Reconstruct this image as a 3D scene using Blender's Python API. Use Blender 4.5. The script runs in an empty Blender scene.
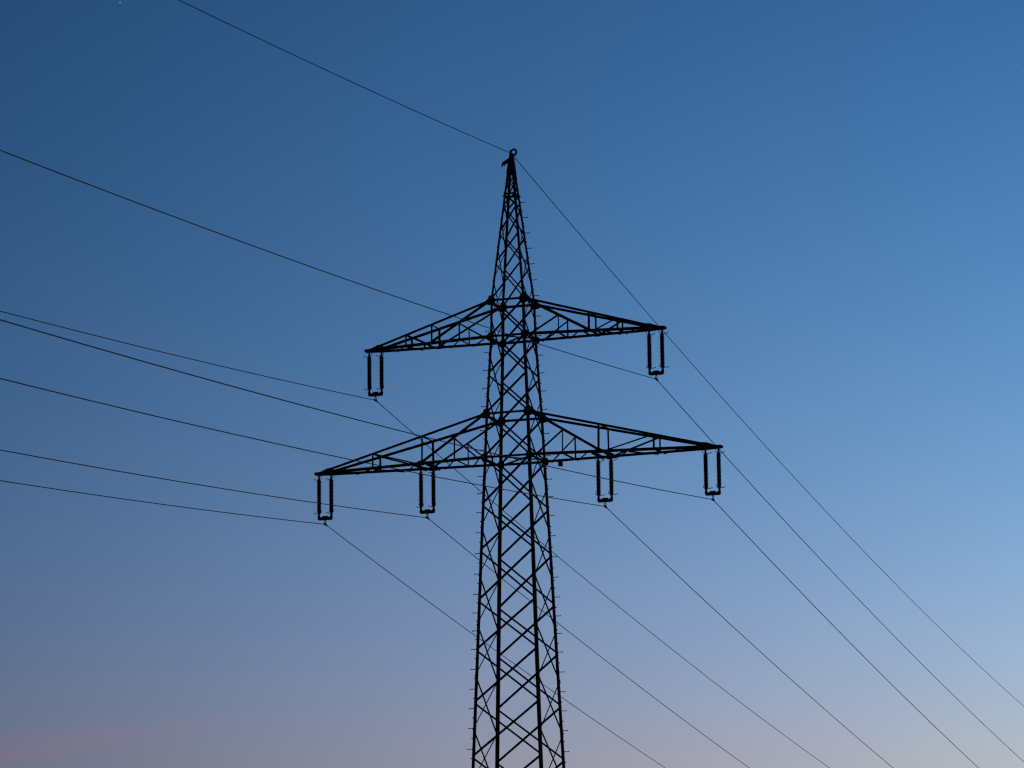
import bpy, bmesh, math
from mathutils import Matrix, Vector

# ------------------------------------------------------------------ camera
P = dict(th=0.32919, D=115.87473, f=3638.02341, pitch=0.18638, yaw=-0.00058, roll=0.01222, z0=19.36764, z1=20.80060, z2=23.35564, z3=24.55163, zt=29.54930, w0=0.75610, w1=0.70028, w2=0.56555, w3=0.54197, wb=1.40484, cU=4.81005, cO=6.60000, aI=3.02793, zcU=21.65582, zcI=17.65005, zcO=17.64927, dL=-0.01555, dR=-0.02240, k1L=-0.09845, k2L=0.00039, k1R=-0.13245, k2R=0.00036, e1L=-0.10079, e2L=0.00035, e1R=-0.13704, e2R=0.00038)                       # camera and tower measurements (metres, radians)
EYE = 1.65                    # camera height above the field
SC = bpy.context.scene
COL = SC.collection
sin, cos, rad = math.sin, math.cos, math.radians


def camera():
    c, s = cos(P['pitch']), sin(P['pitch'])
    cy, sy = cos(P['yaw']), sin(P['yaw'])
    cr, sr = cos(P['roll']), sin(P['roll'])
    un = lambda v: Vector((v[0]*cy + v[1]*sy, -v[0]*sy + v[1]*cy, v[2]))
    F, R0, U0 = un((0, c, s)), un((1, 0, 0)), un((0, -s, c))
    R, U = R0*cr - U0*sr, R0*sr + U0*cr
    cd = bpy.data.cameras.new('camera')
    o = bpy.data.objects.new('camera', cd)
    COL.objects.link(o)
    cd.sensor_width = 36
    cd.lens = P['f']*36/1024
    cd.clip_start = 0.5
    cd.clip_end = 30000
    o.matrix_world = Matrix([[R[i], U[i], -F[i], (0, -P['D'], EYE)[i]] for i in range(3)] + [[0, 0, 0, 1]])
    SC.camera = o
    return o


CAM = camera()

# ------------------------------------------------------------------ sky (dusk, sun already under the horizon)
SUN_EL, SUN_AZ = -3.5, 40
world = bpy.data.worlds.new('World')
SC.world = world
world.use_nodes = True
NT = world.node_tree
BG = NT.nodes['Background']
BG.inputs['Strength'].default_value = 0.1


def nd(tree, kind, **kw):
    n = tree.nodes.new(kind)
    for k, v in kw.items():
        setattr(n, k, v)
    return n


def mth(op, a, b=None, c=None, clamp=False):
    n = nd(NT, 'ShaderNodeMath', operation=op, use_clamp=clamp)
    for i, v in enumerate((a, b, c)):
        if v is None:
            continue
        if isinstance(v, (int, float)):
            n.inputs[i].default_value = v
        else:
            NT.links.new(v, n.inputs[i])
    return n.outputs[0]


def sky():
    L = NT.links
    st = nd(NT, 'ShaderNodeTexSky', sky_type='NISHITA', sun_disc=False)
    st.sun_elevation = rad(SUN_EL)
    st.sun_rotation = rad(SUN_AZ)
    tc = nd(NT, 'ShaderNodeTexCoord')
    sp = nd(NT, 'ShaderNodeSeparateXYZ')
    L.new(tc.outputs['Generated'], sp.inputs[0])
    X, Y, Z = sp.outputs
    el = mth('ARCSINE', Z)
    az = mth('ARCTAN2', X, Y)
    e0 = mth('DIVIDE', mth('SUBTRACT', el, .1864), .105)
    a0 = mth('DIVIDE', az, .14)
    e = mth('MINIMUM', mth('MAXIMUM', e0, -1.4), 1.4)
    a = mth('MINIMUM', mth('MAXIMUM', a0, -1.5), 1.5)
    ee, ea, aa = mth('MULTIPLY', e, e), mth('MULTIPLY', e, a), mth('MULTIPLY', a, a)
    eee, eea = mth('MULTIPLY', ee, e), mth('MULTIPLY', ee, a)
    K = [[-0.3487, 0.4288, 1.1255], [-0.714, -0.2526, -0.2938], [0.3257, 0.2895, 0.2281], [0.0409, -0.0314, 0.0641], [-0.064, -0.0662, -0.0144], [-0.0905, -0.0362, -0.0338], [0.0674, 0.0154, -0.0391], [-0.0371, -0.0209, -0.0171]]
    # thin pink cirrus low in the sky, left of the pylon (degrees)
    ed, ad = mth('MULTIPLY', el, 57.29578), mth('MULTIPLY', az, 57.29578)
    cv = nd(NT, 'ShaderNodeCombineXYZ')
    L.new(mth('MULTIPLY', mth('SUBTRACT', ad, mth('MULTIPLY', ed, 2.0)), .55), cv.inputs[0])
    L.new(mth('MULTIPLY', mth('SUBTRACT', ed, mth('MULTIPLY', ad, .09)), 3.6), cv.inputs[1])
    nz = nd(NT, 'ShaderNodeTexNoise')
    nz.inputs['Scale'].default_value = 1.3
    nz.inputs['Detail'].default_value = 6
    nz.inputs['Roughness'].default_value = .55
    L.new(cv.outputs[0], nz.inputs['Vector'])
    # a wedge that thickens to the left from its tip 4.3 degrees left of the pylon, broken into strands,
    # and a fainter strand above it
    wob = mth('MULTIPLY_ADD', nz.outputs['Fac'], .24, -.12)
    ew = mth('ADD', ed, wob)

    def strand(az_tip, el_tip, slope, half0, grow, soft, reach):
        d = mth('SUBTRACT', az_tip, ad)                       # degrees left of the tip
        m_ = mth('MULTIPLY_ADD', d, -slope, el_tip)
        w_ = mth('MULTIPLY_ADD', d, grow, half0)
        x = mth('SUBTRACT', mth('ABSOLUTE', mth('SUBTRACT', ew, m_)), w_)
        b = mth('SUBTRACT', 1.0, mth('DIVIDE', mth('ADD', x, soft), 2*soft), clamp=True)
        b = mth('MULTIPLY', mth('MULTIPLY', b, b), mth('MULTIPLY_ADD', b, -2.0, 3.0))
        on = mth('MULTIPLY', d, 1.6, clamp=True)
        off_ = mth('SUBTRACT', 1.0, mth('DIVIDE', d, reach), clamp=True) if reach else 1.0
        return mth('MULTIPLY', mth('MULTIPLY', b, on), off_)
    c1 = strand(-4.2, 5.50, .135, .015, .060, .085, 0)
    c2 = strand(-4.9, 5.24, .115, .01, .025, .05, 0)
    c3 = strand(-5.3, 5.95, .03, .03, .015, .05, 2.6)
    thin = mth('MULTIPLY_ADD', nz.outputs['Fac'], 1.1, .25)
    cloud = mth('MULTIPLY', mth('ADD', mth('MULTIPLY_ADD', c2, .45, c1), mth('MULTIPLY', c3, .35)), thin)
    cm = nd(NT, 'ShaderNodeCombineXYZ')
    for ch in range(3):
        v = K[0][ch]
        for t, k in zip((e, a, ee, ea, aa, eee, eea), K[1:]):
            v = mth('MULTIPLY_ADD', t, k[ch], v)
        v = mth('MULTIPLY_ADD', cloud, CLOUD[ch], v)
        L.new(mth('EXPONENT', v), cm.inputs[ch])
    vm = nd(NT, 'ShaderNodeVectorMath', operation='MULTIPLY')
    L.new(st.outputs[0], vm.inputs[0])
    L.new(cm.outputs[0], vm.inputs[1])
    out = vm.outputs[0]
    # the first two stars of the evening
    for d, col in STARS:
        dp = nd(NT, 'ShaderNodeVectorMath', operation='DISTANCE')
        L.new(tc.outputs['Generated'], dp.inputs[0])
        dp.inputs[1].default_value = d
        m = mth('MULTIPLY', mth('SUBTRACT', 1.0, mth('DIVIDE', dp.outputs['Value'], .00030), clamp=True), 3.0, clamp=True)
        sc = nd(NT, 'ShaderNodeVectorMath', operation='SCALE')
        sc.inputs[0].default_value = col
        L.new(m, sc.inputs['Scale'])
        ad_ = nd(NT, 'ShaderNodeVectorMath', operation='ADD')
        L.new(out, ad_.inputs[0])
        L.new(sc.outputs[0], ad_.inputs[1])
        out = ad_.outputs[0]
    L.new(out, BG.inputs['Color'])


def cam_dir(x, y):
    v = Vector(((x - 512)/P['f'], (384 - y)/P['f'], -1))
    return (CAM.matrix_world.to_3x3() @ v).normalized()


CLOUD = (.155, -.03, -.035)
STARS = [(cam_dir(120.0, 2.5), (.17, .12, .09)), (cam_dir(1017, 65.5), (.06, .04, .0))]
sky()

sl = bpy.data.lights.new('sun', 'SUN')
sl.energy = 0.004                              # the last afterglow; the sun itself has set
sl.angle = rad(10)
sl.color = (1, .78, .62)
so = bpy.data.objects.new('sun', sl)
COL.objects.link(so)
sd = Vector((sin(rad(SUN_AZ)), cos(rad(SUN_AZ)), sin(rad(1.5))))
so.rotation_euler = sd.to_track_quat('Z', 'Y').to_euler()
so.location = (40, 40, 60)

vs = SC.view_settings
vs.view_transform = 'Standard'
vs.look = 'None'
vs.exposure = math.log2(10)                    # a long dusk exposure
vs.gamma = 1
vs.use_curve_mapping = False
SC.render.engine = 'CYCLES'
SC.cycles.use_denoising = False
SC.cycles.filter_width = 1.3
SC.cycles.max_bounces = 4


# ------------------------------------------------------------------ materials
def material(name, c1, c2, scale, rough=.75, spec=.2, metallic=0, bump=0, detail=4):
    m = bpy.data.materials.new(name)
    m.use_nodes = True
    t = m.node_tree
    b = t.nodes['Principled BSDF']
    tc = t.nodes.new('ShaderNodeTexCoord')
    n = t.nodes.new('ShaderNodeTexNoise')
    n.inputs['Scale'].default_value = scale
    n.inputs['Detail'].default_value = detail
    t.links.new(tc.outputs['Object'], n.inputs['Vector'])
    r = t.nodes.new('ShaderNodeValToRGB')
    r.color_ramp.elements[0].position = .35
    r.color_ramp.elements[1].position = .7
    r.color_ramp.elements[0].color = (*c1, 1)
    r.color_ramp.elements[1].color = (*c2, 1)
    t.links.new(n.outputs['Fac'], r.inputs[0])
    t.links.new(r.outputs[0], b.inputs['Base Color'])
    b.inputs['Roughness'].default_value = rough
    b.inputs['Specular IOR Level'].default_value = spec
    b.inputs['Metallic'].default_value = metallic
    if bump:
        bp = t.nodes.new('ShaderNodeBump')
        bp.inputs['Strength'].default_value = bump
        t.links.new(n.outputs['Fac'], bp.inputs['Height'])
        t.links.new(bp.outputs[0], b.inputs['Normal'])
    return m


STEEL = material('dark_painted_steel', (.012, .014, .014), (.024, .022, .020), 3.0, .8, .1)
BOLT = material('rusty_steel', (.030, .018, .010), (.06, .04, .022), 8.0, .8, .1)
HARDWARE = material('weathered_fitting', (.014, .014, .016), (.03, .028, .026), 12.0, .65, .15)
PORCELAIN = material('brown_porcelain', (.018, .010, .007), (.030, .017, .011), 6.0, .45, .25)
WIRE = material('weathered_aluminium', (.11, .11, .11), (.17, .165, .155), 5.0, .7, .15)
CONCRETE = material('concrete', (.22, .21, .20), (.34, .33, .31), 4.0, .9, .2, bump=.3)
FIELD = material('meadow', (.030, .045, .016), (.075, .085, .034), .35, .95, .1, bump=.5, detail=9)


# ------------------------------------------------------------------ helpers
def link(name, bm, mat, parent=None, loc=None):
    me = bpy.data.meshes.new(name)
    bmesh.ops.recalc_face_normals(bm, faces=bm.faces[:])
    bm.to_mesh(me)
    bm.free()
    me.materials.append(mat)
    o = bpy.data.objects.new(name, me)
    COL.objects.link(o)
    if parent is not None:
        o.parent = parent
    if loc is not None:
        o.location = loc
    return o


def empty(name, label, cat, loc=(0, 0, 0), rz=0, group=None):
    o = bpy.data.objects.new(name, None)
    o.empty_display_size = .3
    COL.objects.link(o)
    o.location = loc
    o.rotation_euler = (0, 0, rz)
    tag(o, label, cat, group)
    return o


def tag(o, label, cat, group=None):
    o['label'] = label
    o['category'] = cat
    if group:
        o['group'] = group


def V(*a):
    return Vector(a)


def extrude(bm, prof, p, q, u, v):
    """sweep the 2-D profile (in axes u, v) from p to q"""
    n = len(prof)
    A = [bm.verts.new(p + u*x + v*y) for x, y in prof]
    B = [bm.verts.new(q + u*x + v*y) for x, y in prof]
    for i in range(n):
        j = (i + 1) % n
        bm.faces.new((A[i], A[j], B[j], B[i]))
    bm.faces.new(A[::-1])
    bm.faces.new(B)


def angle_bar(bm, p, q, w, t, n1, n2):
    """L-section with its heel on the line p-q and its flanges along n1 and n2"""
    d = (q - p).normalized()
    u = (n1 - d*n1.dot(d)).normalized()
    v = n2 - d*n2.dot(d)
    v = (v - u*v.dot(u)).normalized()
    extrude(bm, [(0, 0), (w, 0), (w, t), (t, t), (t, w), (0, w)], p, q, u, v)


def flat_bar(bm, p, q, w, t, n):
    d = (q - p).normalized()
    v = (n - d*n.dot(d)).normalized()
    u = d.cross(v)
    extrude(bm, [(-w/2, -t/2), (w/2, -t/2), (w/2, t/2), (-w/2, t/2)], p, q, u, v)


def tube(bm, pts, r, seg=8, cap=True):
    pts = [Vector(x) for x in pts]
    rr = r if isinstance(r, (list, tuple)) else [r]*len(pts)
    rings = []
    up = None
    for i, x in enumerate(pts):
        d = (pts[min(i + 1, len(pts) - 1)] - pts[max(i - 1, 0)]).normalized()
        if up is None:
            up = d.orthogonal().normalized()
        up = (up - d*up.dot(d)).normalized()
        w = d.cross(up)
        rings.append([bm.verts.new(x + (up*cos(2*math.pi*k/seg) + w*sin(2*math.pi*k/seg))*rr[i]) for k in range(seg)])
    for a, b in zip(rings, rings[1:]):
        for k in range(seg):
            bm.faces.new((a[k], a[(k + 1) % seg], b[(k + 1) % seg], b[k]))
    if cap:
        bm.faces.new(rings[0][::-1])
        bm.faces.new(rings[-1])


def plate(bm, poly, n, t):
    """flat plate: polygon of 3-D points thickened by t along n, centred"""
    A = [bm.verts.new(x - n*t/2) for x in poly]
    B = [bm.verts.new(x + n*t/2) for x in poly]
    k = len(poly)
    for i in range(k):
        j = (i + 1) % k
        bm.faces.new((A[i], A[j], B[j], B[i]))
    bm.faces.new(A[::-1])
    bm.faces.new(B)


def box(bm, c, sx, sy, sz, ch=0.0):
    """box centred on c with its vertical edges chamfered"""
    x, y = sx/2, sy/2
    h = ch or min(x, y)*.18
    pr = [(x - h, -y), (x, -y + h), (x, y - h), (x - h, y), (-x + h, y), (-x, y - h), (-x, -y + h), (-x + h, -y)]
    extrude(bm, pr, V(c[0], c[1], c[2] - sz/2), V(c[0], c[1], c[2] + sz/2), V(1, 0, 0), V(0, 1, 0))


# ------------------------------------------------------------------ ground
def ground():
    bm = bmesh.new()
    ring = [0, 20, 45, 80, 120, 170, 240, 340, 500, 800, 1400, 2600, 5000, 9000]
    seg = 48
    rows = []
    for r in ring:
        if r == 0:
            rows.append([bm.verts.new((0, 0, 0))])
            continue
        row = []
        for k in range(seg):
            an = 2*math.pi*k/seg
            x, y = r*cos(an), r*sin(an)
            far = min(1, max(0, (r - 450)/2500))
            h = far*(-14 + 5*sin(x*.0011 + 1.3) + 4*sin(y*.0014))
            row.append(bm.verts.new((x, y, h)))
        rows.append(row)
    for k in range(seg):
        bm.faces.new((rows[0][0], rows[1][k], rows[1][(k + 1) % seg]))
    for a, b in zip(rows[1:], rows[2:]):
        for k in range(seg):
            bm.faces.new((a[k], b[k], b[(k + 1) % seg], a[(k + 1) % seg]))
    o = link('ground', bm, FIELD)
    for f in o.data.polygons:
        f.use_smooth = True
    o['kind'] = 'structure'


ground()

# ------------------------------------------------------------------ pylon
# local axes: x along the crossarms, y along the line, z up
TH = P['th']
Z0, Z1, Z2, Z3 = (P['z%d' % i] + EYE for i in range(4))
ZPK, WPK = 29.45 + EYE, .062
_line = lambda z: P['wb'] + (P['w0'] - P['wb'])*(z - 4 - EYE)/(Z0 - 4 - EYE)
DW = .034
PROFILE = [(0.12, _line(.12)), (9.5 + EYE, _line(9.5 + EYE)), (12.9 + EYE, _line(12.9 + EYE) + .013), (16.1 + EYE, _line(16.1 + EYE) + .030),
           (Z0, P['w0'] + DW), (Z1, P['w1'] + DW), (Z2, P['w2'] + DW), (Z3, P['w3'] + DW), (ZPK, WPK)]


def width(z):
    for (a, wa), (b, wb) in zip(PROFILE, PROFILE[1:]):
        if z <= b:
            return wa + (wb - wa)*(z - a)/(b - a)
    return WPK


pylon = empty('pylon', 'dark steel lattice transmission tower with two crossarms standing alone against the dusk sky', 'pylon', (0, 0, 0), -TH)
CORNERS = [(-1, -1), (1, -1), (-1, 1), (1, 1)]


def corner(sx, sy, z):
    w = width(z)
    return V(sx*w, sy*w, z)


# legs
LEGS = {}
for sx, sy in CORNERS:
    bm = bmesh.new()
    for (a, _), (b, _), w in zip(PROFILE, PROFILE[1:], (.106, .106, .104, .100, .090, .086, .082, .070)):
        angle_bar(bm, corner(sx, sy, a), corner(sx, sy, b), w, .010, V(-sx, 0, 0), V(0, -sy, 0))
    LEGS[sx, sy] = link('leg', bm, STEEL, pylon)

# bracing: panel points of the two faces across the line; the side faces are staggered half a panel
NODES = [z + EYE for z in (9.727, 11.451, 13.132, 14.711, 16.328, 17.814)] + [Z0, Z1, (Z1 + Z2)/2 + .02, Z2, Z3] + [z + EYE for z in (25.80, 26.80, 27.73, 28.155)]
low = [NODES[0]]
while low[-1] > 2.2:
    low.append(low[-1] - 1.76 - .03*len(low))
low[-1] = .5
NODES = low[:0:-1] + NODES
MIDS = [(a + b)/2 for a, b in zip(NODES, NODES[1:])]
MIDS = [.5] + MIDS + [NODES[-1]]


def on_face(face, s, z):
    """point on face ('y', -1) etc. at its s edge"""
    ax, sg = face
    return corner(s, sg, z) if ax == 'y' else corner(sg, s, z)


PARTS = []                                     # (name, builder, centre) – the hundred largest become parts


def brace(bm, face, s, za, zb, w=.055, outer=True):
    ax, sg = face
    if ax == 'x':
        w *= .62
    n = V(0, sg, 0) if ax == 'y' else V(sg, 0, 0)
    off = n*.004 if outer else -n*.013
    p, q = on_face(face, s, za) + off, on_face(face, -s, zb) + off
    d = (q - p).normalized()
    inpl = d.cross(n).normalized()
    k = .030/max(.2, abs((q - p).length))
    p2, q2 = p.lerp(q, k), q.lerp(p, k)
    angle_bar(bm, p2 - inpl*w/2, q2 - inpl*w/2, w, .006, inpl, n if outer else -n)


def in_view(z):
    return 10.2 < z < 32


braces = []
for ax in ('y', 'x'):
    lv = NODES if ax == 'y' else MIDS
    for sg in (-1, 1):
        for a, b in zip(lv, lv[1:]):
            w = .060 if b < Z0 + .1 else (.057 if b < Z3 + .1 else .044)
            for s, outer in ((-1, True), (1, False)):
                braces.append(((ax, sg), s, a, b, w, outer))
# short crossed bars between the ring and the solid head of the peak
for ax in ('y', 'x'):
    for sg in (-1, 1):
        for s, outer in ((-1, True), (1, False)):
            braces.append(((ax, sg), s, NODES[-1], 28.78 + EYE, .030, outer))


def brace_size(b):
    (ax, sg), s, za, zb, w, outer = b
    shown = max(0, min(zb, 31) - max(za, 10.3))
    return shown*w*(1.0 if ax == 'y' else .6)*(1.05 if sg < 0 else 1)


braces.sort(key=brace_size, reverse=True)
for b in braces[:100]:
    bm = bmesh.new()
    brace(bm, *b)
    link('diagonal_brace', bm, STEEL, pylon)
bm = bmesh.new()
for b in braces[100:]:
    brace(bm, *b)
o = link('diagonal_brace', bm, STEEL, pylon)
o['kind'] = 'stuff'

# horizontals
for z in (Z0, Z1, Z2, Z3, NODES[-1]):
    for ax in ('y', 'x'):
        for sg in (-1, 1):
            bm = bmesh.new()
            n = V(0, sg, 0) if ax == 'y' else V(sg, 0, 0)
            p, q = on_face((ax, sg), -1, z) + n*.012, on_face((ax, sg), 1, z) + n*.012
            if ax == 'x':
                p.z -= .03
                q.z -= .03
            w = .074 if z < Z3 + .1 else .066
            angle_bar(bm, p - V(0, 0, w/2), q - V(0, 0, w/2), w, .006, V(0, 0, 1), n)
            link('horizontal_brace', bm, STEEL, pylon)
# plan bracing inside the body at the crossarm levels
for z in (Z0, Z2):
    for s in (-1, 1):
        bm = bmesh.new()
        zz = z + .035*s
        p, q = corner(-s, -1, zz)*.96, corner(s, 1, zz)*.96
        p.z = q.z = zz
        angle_bar(bm, p, q, .045, .005, V(s, -1, 0), V(0, 0, s))
        link('plan_brace', bm, STEEL, pylon)

# gusset plates where crossarm chords meet the legs
for z, hw, hh in ((Z1, .180, .155), (Z3, .175, .160), (Z0, .115, .125), (Z2, .115, .125)):
    for sx, sy in CORNERS:
        c = corner(sx, sy, z) + V(0, sy*.020, 0)
        bm = bmesh.new()
        if z in (Z1, Z3):
            sh = [(-.95, -.45), (-.6, -1), (.35, -1), (.95, -.7), (1.15, -.2), (.5, .35), (.28, 1), (-.42, 1), (-.95, .3)]
        else:
            sh = [(-1.2, -.8), (-.6, -1.1), (.4, -1), (.75, -.5), (.75, .5), (.2, 1.05), (-.8, 1.0), (-1.2, .6)]
        plate(bm, [c + V(sx*x*hw, 0, y*hh) for x, y in sh], V(0, 1, 0), .012)
        # the fold on the side face
        c2 = corner(sx, sy, z) + V(sx*.020, 0, 0)
        sh2 = [(-.7, -.8), (.05, -.9), (.05, .9), (-.4, .8), (-.8, .2)]
        plate(bm, [c2 + V(0, sy*x*hw*1.2, y*hh) for x, y in sh2], V(1, 0, 0), .012)
        link('gusset_plate', bm, STEEL, pylon)


# crossarms
def crossarm(sx, zb, zt, tip, ap1, am, ap3, inner, mids):
    """one half of a crossarm: two triangular trusses meeting at the tip"""
    wb, wt = width(zb), width(zt)
    YT = .20
    att = tip - .55                            # where the chords run into the tip plates
    bot = lambda a, sy: V(sx*a, sy*(wb + (YT - wb)*min(1, (a - wb)/(att - wb))), zb - .045*(a - wb)/(att - wb))
    ztip = zb + .055

    def top(a, sy):
        f = (a - wt)/(att - wt)
        return V(sx*a, sy*(wt + (YT - wt)*f), zt + (ztip - zt)*f)
    bm = bmesh.new()
    for sy in (-1, 1):
        angle_bar(bm, bot(wb, sy) + V(0, sy*.028, -.035), bot(att + .1, sy) + V(0, sy*.012, -.035), .088, .009, V(0, 0, 1), V(0, -sy, 0))
        angle_bar(bm, top(wt, sy) + V(0, sy*.028, .035), top(att + .1, sy) + V(0, sy*.012, .035), .078, .008, V(0, 0, -1), V(0, -sy, 0))
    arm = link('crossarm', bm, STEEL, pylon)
    for sy in (-1, 1):
        Y = V(0, sy, 0)
        # main diagonal from the leg gusset down to the inner post
        g0, g1 = top(wt, sy) + V(0, 0, -.02), bot(ap1, sy)
        bm = bmesh.new()
        angle_bar(bm, g0 + Y*.016, g1 + Y*.016, .068, .007, V(0, 0, 1), -Y)
        link('diagonal_strut', bm, STEEL, arm)
        f = (am - wt)/(ap1 - wt)
        m = g0.lerp(g1, f)
        bm = bmesh.new()
        angle_bar(bm, m + Y*.006, bot(am, sy) + Y*.006, .042, .005, V(sx, 0, 0), -Y)
        link('vertical_post', bm, STEEL, arm)
        bm = bmesh.new()
        angle_bar(bm, m + Y*.030, bot(wb + .20, sy) + V(0, 0, .02) + Y*.034, .050, .005, V(0, 0, -1), Y)
        link('diagonal_strut', bm, STEEL, arm)
        bm = bmesh.new()
        angle_bar(bm, top(ap1, sy) + Y*.004, bot(ap1, sy) + Y*.004, .060, .006, V(-sx, 0, 0), -Y)
        link('vertical_post', bm, STEEL, arm)
        bm = bmesh.new()
        angle_bar(bm, top(ap3, sy) + Y*.004, bot(ap3, sy) + Y*.004, .056, .006, V(-sx, 0, 0), -Y)
        link('vertical_post', bm, STEEL, arm)
        bm = bmesh.new()
        angle_bar(bm, top(ap3 - .08, sy) - Y*.010, bot(ap1 + .1, sy) + V(0, 0, .02) - Y*.010, .048, .005, V(0, 0, -1), -Y)
        link('diagonal_strut', bm, STEEL, arm)
        # node plates on the bottom chord
        for a, s in ((am, .040), (ap1, .10 if inner else .065), (ap3, .040)):
            c = bot(a, sy) + Y*.040
            bm = bmesh.new()
            plate(bm, [c + V(x*s*1.5, 0, z*s) for x, z in ((-1, -.55), (-.6, -.72), (.6, -.72), (1, -.55), (.9, .5), (.3, .95), (-.3, .95), (-.9, .5))], V(0, 1, 0), .010)
            link('node_plate', bm, STEEL, arm)
    # ties between the two trusses
    for a, fn in ((ap1, top), (ap3, top), (ap1 - .22, bot), (ap1 + .22, bot), (am, bot), (ap3, bot)):
        bm = bmesh.new()
        dz = V(0, 0, -.008)
        angle_bar(bm, fn(a, -1) + dz, fn(a, 1) + dz, .045, .005, V(-sx, 0, 0), V(0, 0, 1))
        link('cross_tie', bm, STEEL, arm)
    zig = [(wb + .20, -1, am - .12, 1), (am + .08, -1, ap1 - .42, 1), (ap1 + .26, -1, (ap1 + ap3)/2, 1), ((ap1 + ap3)/2 + .06, 1, ap3 - .08, -1), (ap3 + .08, -1, (ap3 + att)/2, 1)]
    for a, sa, b, sb in zig:
        k = -sx
        bm = bmesh.new()
        angle_bar(bm, bot(a, sa*k) + V(0, 0, -.024), bot(b, sb*k) + V(0, 0, -.024), .050, .006, V(0, 1, 0), V(0, 0, -1))
        link('plan_brace', bm, STEEL, arm)
    # solid tip: two plates and a stiffening beam
    for sy in (-1, 1):
        bm = bmesh.new()
        pts = [(-.70, -.055), (-.05, -.055), (0, -.03), (0, .035), (-.22, .05), (-.36, .095), (-.48, .14), (-.62, .15), (-.70, .11)]
        plate(bm, [V(sx*(tip + x), sy*(.085 + .115*max(0, -x - .15)/.6), zb - .03 + z) for x, z in pts], V(0, 1, 0), .012)
        link('tip_plate', bm, STEEL, arm)
    bm = bmesh.new()
    box(bm, V(sx*(tip - .32), 0, zb - .045), .60, .140, .08)
    for x in (-.565, -.135):
        box(bm, V(sx*(tip + x), 0, zb - .10), .07, .05, .06)
    link('tip_beam', bm, STEEL, arm)
    if inner:                                  # hanger beams for the inner insulators
        for x in (-.215, .215):
            bm = bmesh.new()
            ww = bot(inner + x, 1).y
            flat_bar(bm, V(sx*(inner + x), -ww, zb - .055), V(sx*(inner + x), ww, zb - .055), .08, .07, V(0, 0, 1))
            box(bm, V(sx*(inner + x), 0, zb - .11), .06, .05, .07)
            link('hanger_beam', bm, STEEL, arm)
    return arm


for sx in (-1, 1):
    crossarm(sx, Z0, Z1, 6.95, 3.03, 1.82, 4.81, P['aI'], None)
    crossarm(sx, Z2, Z3, 5.165, 2.72, 1.68, 3.65, None, None)

# head of the peak: solid plates, ring for the earth wire, an empty bracket on one side
for ax in ('y', 'x'):
    for sg in (-1, 1):
        bm = bmesh.new()
        zz = (28.84 + EYE, 29.05 + EYE, ZPK - .05)
        poly = [on_face((ax, sg), -1, z) for z in zz] + [on_face((ax, sg), 1, z) for z in zz[::-1]]
        n = V(0, sg, 0) if ax == 'y' else V(sg, 0, 0)
        plate(bm, [q + n*.010 for q in poly], n, .010)
        link('head_plate', bm, STEEL, pylon)
bm = bmesh.new()
a0 = V(-.05, 0, 29.26 + EYE)
plate(bm, [a0 + V(x, 0, z) for x, z in ((.06, .10), (-.09, .115), (-.13, .085), (-.24, .015), (-.285, -.045), (-.285, -.135), (-.255, -.14), (-.235, -.065), (-.215, -.06), (-.185, -.12), (-.17, -.055), (-.10, -.035), (.06, -.03))], V(0, 1, 0), .05)
link('side_bracket', bm, HARDWARE, pylon)
bm = bmesh.new()
zr = P['zt'] + EYE
ring = [V(.078 + .092*cos(t), .02, zr + .035 + .098*sin(t)) for t in [2*math.pi*k/24 for k in range(25)]]
tube(bm, ring, .033, 8, False)
link('earth_wire_ring', bm, HARDWARE, pylon)
bm = bmesh.new()
box(bm, V(.005, 0, ZPK + .02), .13, .10, .14)
plate(bm, [V(-.045, .02, zr + .13), V(-.065, .02, zr + .10), V(-.05, .02, zr - .01), V(.03, .02, zr - .05), V(.04, .02, zr - .01), V(-.02, .02, zr + .03), V(-.015, .02, zr + .12)], V(0, 1, 0), .04)
link('earth_wire_clamp', bm, HARDWARE, pylon)

# small box under the right lower crossarm
bm = bmesh.new()
box(bm, V(1.32, width(Z0)*.86, Z0 - .130), .13, .13, .14)
box(bm, V(1.32, width(Z0)*.86, Z0 - .055), .09, .09, .05)
link('junction_box', bm, HARDWARE, pylon)

# step bolts on two legs: one row square to the crossarms, the next along the line
FR = [27.915, 27.41, 26.9, 26.393, 25.877, 25.348, 24.83, 24.15, 23.50, 22.855, 22.271, 21.678, 21.07, 20.282, 19.55, 18.785, 18.213, 17.604, 16.94, 16.257, 15.596, 14.952, 14.341, 13.779, 13.177, 12.537, 11.901, 11.289, 10.659, 9.985]
NL = [23.547, 22.837, 22.241, 21.649, 21.045, 20.259, 19.62, 18.76, 18.202, 17.577, 16.924, 16.247, 15.584, 14.93, 14.331, 13.757, 13.161, 12.522, 11.894, 11.277, 10.642, 9.986]
bolt_me = {}


def bolt_mesh(bm, p, d):
    q = p + d*.165
    tube(bm, [p - d*.03, q], .0120, 6)
    tube(bm, [q - d*.012, q + d*.008], .020, 6)
    tube(bm, [p + d*.004, p + d*.020], .016, 6)


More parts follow.
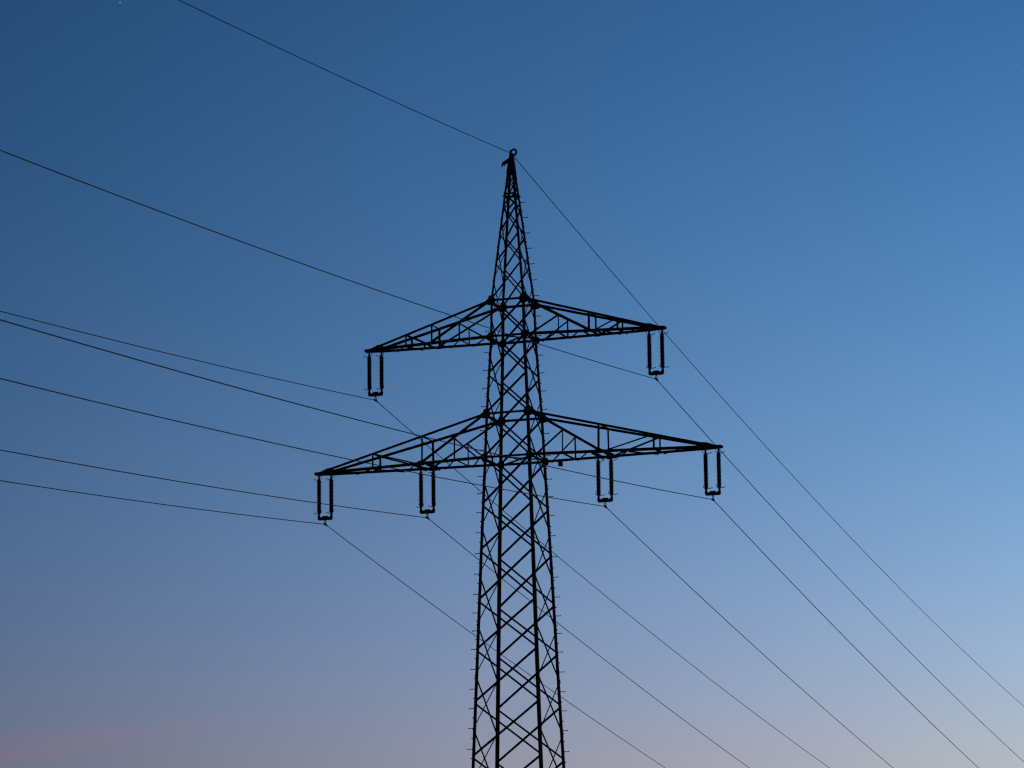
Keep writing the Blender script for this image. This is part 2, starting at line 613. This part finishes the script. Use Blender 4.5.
shown, rest = [], []
for (sx, sy), zs in (((1, 1), FR), ((-1, -1), NL)):
    zs = [z + EYE for z in zs]
    while zs[-1] > 3.2:
        zs.append(zs[-1] - .632)
    for i, z in enumerate(zs):
        lst = shown if 10.6 < z < 29 else rest
        lst.append((sx, sy, z, V(sx, 0, 0)))
        if i + 1 < len(zs):
            zm = (z + zs[i + 1])/2
            lst.append((sx, sy, zm, V(0, sy, 0)))
shown.sort(key=lambda b: b[2])
rest += shown[100:]
for sx, sy, z, d in shown[:100]:
    key = (d.x, d.y)
    if key not in bolt_me:
        bm = bmesh.new()
        bolt_mesh(bm, V(0, 0, 0), d)
        o = link('step_bolt', bm, BOLT, LEGS[sx, sy])
        bolt_me[key] = o
    else:
        o = bolt_me[key].copy()
        COL.objects.link(o)
        o.parent = LEGS[sx, sy]
    side = V(-sx*.035, 0, 0) if d.y else V(0, -sy*.035, 0)
    o.location = corner(sx, sy, z) + side
bm = bmesh.new()
for sx, sy, z, d in rest:
    side = V(-sx*.035, 0, 0) if d.y else V(0, -sy*.035, 0)
    bolt_mesh(bm, corner(sx, sy, z) + side, d)
o = link('step_bolt', bm, BOLT, pylon)
o['kind'] = 'stuff'

# concrete footings
for sx, sy in CORNERS:
    c = corner(sx, sy, .12)
    bm = bmesh.new()
    seg = 20
    tube(bm, [V(c.x, c.y, -.5), V(c.x, c.y, .22), V(c.x, c.y, .30)], [.42, .40, .34], seg)
    link('footing', bm, CONCRETE, pylon)


# ------------------------------------------------------------------ insulators
def insulator(label, sx, a, zc, ztop):
    """double string hanging from the arm: local origin at the conductor clamp"""
    base = pylon.matrix_basis @ V(sx*a, 0, zc)
    root = empty('insulator_set', label, 'insulator', base, -TH, 'double insulator strings hanging from the crossarms')
    H = ztop - zc
    yz = .200                                  # yoke level
    for k in (-1, 1):
        x = k*.215
        zt_, zb_ = H - .15, yz + .19
        n = 24
        pts, rr = [], []
        pts += [(x, 0, zb_ - .05), (x, 0, zb_ - .001)]
        rr += [.044, .046]
        for i in range(n):
            z = zb_ + (zt_ - zb_)*i/n
            dz = (zt_ - zb_)/n
            pts += [(x, 0, z), (x, 0, z + dz*.22), (x, 0, z + dz*.62)]
            rr += [.056, .081, .060]
        pts += [(x, 0, zt_), (x, 0, zt_ + .05)]
        rr += [.048, .040]
        bm = bmesh.new()
        tube(bm, pts, rr, 12)
        rod = link('insulator_rod', bm, PORCELAIN, root)
        # fittings above and below the porcelain
        for za, zb2 in ((zt_ + .04, H + .01), (yz + .02, zb_ - .04)):
            bm = bmesh.new()
            tube(bm, [(x, 0, za), (x, 0, (za + zb2)/2), (x, 0, zb2)], [.036, .032, .034], 8)
            link('link_fitting', bm, HARDWARE, rod)
        for zh, up in ((zt_ + .02, -1), (zb_ - .015, 1)):
            bm = bmesh.new()
            tube(bm, [(x, 0, zh), (x + sx*.05, .0, zh - .012), (x + sx*.12, .015, zh - .006), (x + sx*.175, .03, zh + .012), (x + sx*.20, .04, zh + .03)], .0115, 6)
            tube(bm, [(x, 0, zh), (x - sx*.05, -.015, zh - .01*up), (x - sx*.085, -.03, zh + .025), (x - sx*.09, -.03, zh + .08), (x - sx*.075, -.03, zh + .115)], .0095, 6)
            link('arcing_horn', bm, HARDWARE, rod)
    bm = bmesh.new()
    half = [(.245, .15), (.262, .03), (.255, -.03), (.215, -.065)]
    inner_ = [(.085, .078), (.10, .045), (.155, .045), (.185, .075), (.195, .15)]
    poly = [(-x, z) for x, z in half] + half[::-1] + inner_[::-1] + [(-x, z) for x, z in inner_]
    plate(bm, [V(x, 0, yz + z) for x, z in poly], V(0, 1, 0), .05)
    link('yoke_plate', bm, HARDWARE, root)
    bm = bmesh.new()
    tube(bm, [(0, 0, yz - .05), (0, 0, .115)], .018, 8)
    for s in (-1, 1):
        flat_bar(bm, V(s*.012, 0, .125), V(s*.034, 0, .02), .020, .02, V(0, 1, 0))
    # the boat-shaped clamp body that cradles the wire
    tube(bm, [(0, -.16, -.010), (0, -.08, -.004), (0, 0, .004), (0, .08, -.010), (0, .16, -.026)], [.022, .032, .042, .032, .022], 8)
    link('suspension_clamp', bm, HARDWARE, root)
    return root


ZC = {k: P['zc' + k] + EYE for k in 'UIO'}
SETS = [
    ('U', -1, P['cU'], Z2 - .09, 'dark double insulator string at the left tip of the upper crossarm'),
    ('U', 1, P['cU'], Z2 - .09, 'dark double insulator string at the right tip of the upper crossarm'),
    ('O', -1, P['cO'], Z0 - .09, 'dark double insulator string at the left tip of the lower crossarm'),
    ('I', -1, P['aI'], Z0 - .10, 'dark double insulator string halfway along the left half of the lower crossarm'),
    ('I', 1, P['aI'], Z0 - .10, 'dark double insulator string halfway along the right half of the lower crossarm'),
    ('O', 1, P['cO'], Z0 - .09, 'dark double insulator string at the right tip of the lower crossarm'),
]
for k, sx, a, zt, lab in SETS:
    insulator(lab, sx, a, ZC[k], zt)


# ------------------------------------------------------------------ wires
def wire(name, label, cat, a, z, pre, r, group=None):
    c, s = cos(TH), sin(TH)
    base = V(a*c, -a*s, z)
    pts = []
    for side, S, span in ((-1, 'L', 252), (1, 'R', 366)):
        k1, k2, th = P[pre + '1' + S], P[pre + '2' + S], TH + P['d' + S]
        d = V(sin(th), cos(th), 0)*side
        n = 90
        row = []
        for i in range(0 if side > 0 else 1, n + 1):
            t = span*(i/n)**1.15
            row.append(base + d*t + V(0, 0, k1*t + k2*t*t))
        pts = row[::-1] + pts if side < 0 else pts + row
    bm = bmesh.new()
    tube(bm, [q - base for q in pts], r, 8)
    for f in bm.faces:
        f.smooth = True
    o = link(name, bm, WIRE, None, base)
    tag(o, label, cat, group)


GW = 'conductors strung under the two crossarms'
for k, sx, a, lab in (
    ('U', -1, P['cU'], 'thin conductor clamped under the insulators at the left tip of the upper crossarm'),
    ('U', 1, P['cU'], 'thin conductor clamped under the insulators at the right tip of the upper crossarm'),
    ('O', -1, P['cO'], 'thin conductor clamped under the insulators at the left tip of the lower crossarm'),
    ('I', -1, P['aI'], 'thin conductor clamped under the inner insulators on the left half of the lower crossarm'),
    ('I', 1, P['aI'], 'thin conductor clamped under the inner insulators on the right half of the lower crossarm'),
    ('O', 1, P['cO'], 'thin conductor clamped under the insulators at the right tip of the lower crossarm'),
):
    wire('conductor', lab, 'wire', sx*a, ZC[k], 'k', .0130, GW)
wire('earth_wire', 'thin earth wire running over the peak of the lattice tower, topmost of all wires', 'wire', 0, P['zt'] + EYE, 'e', .0130)
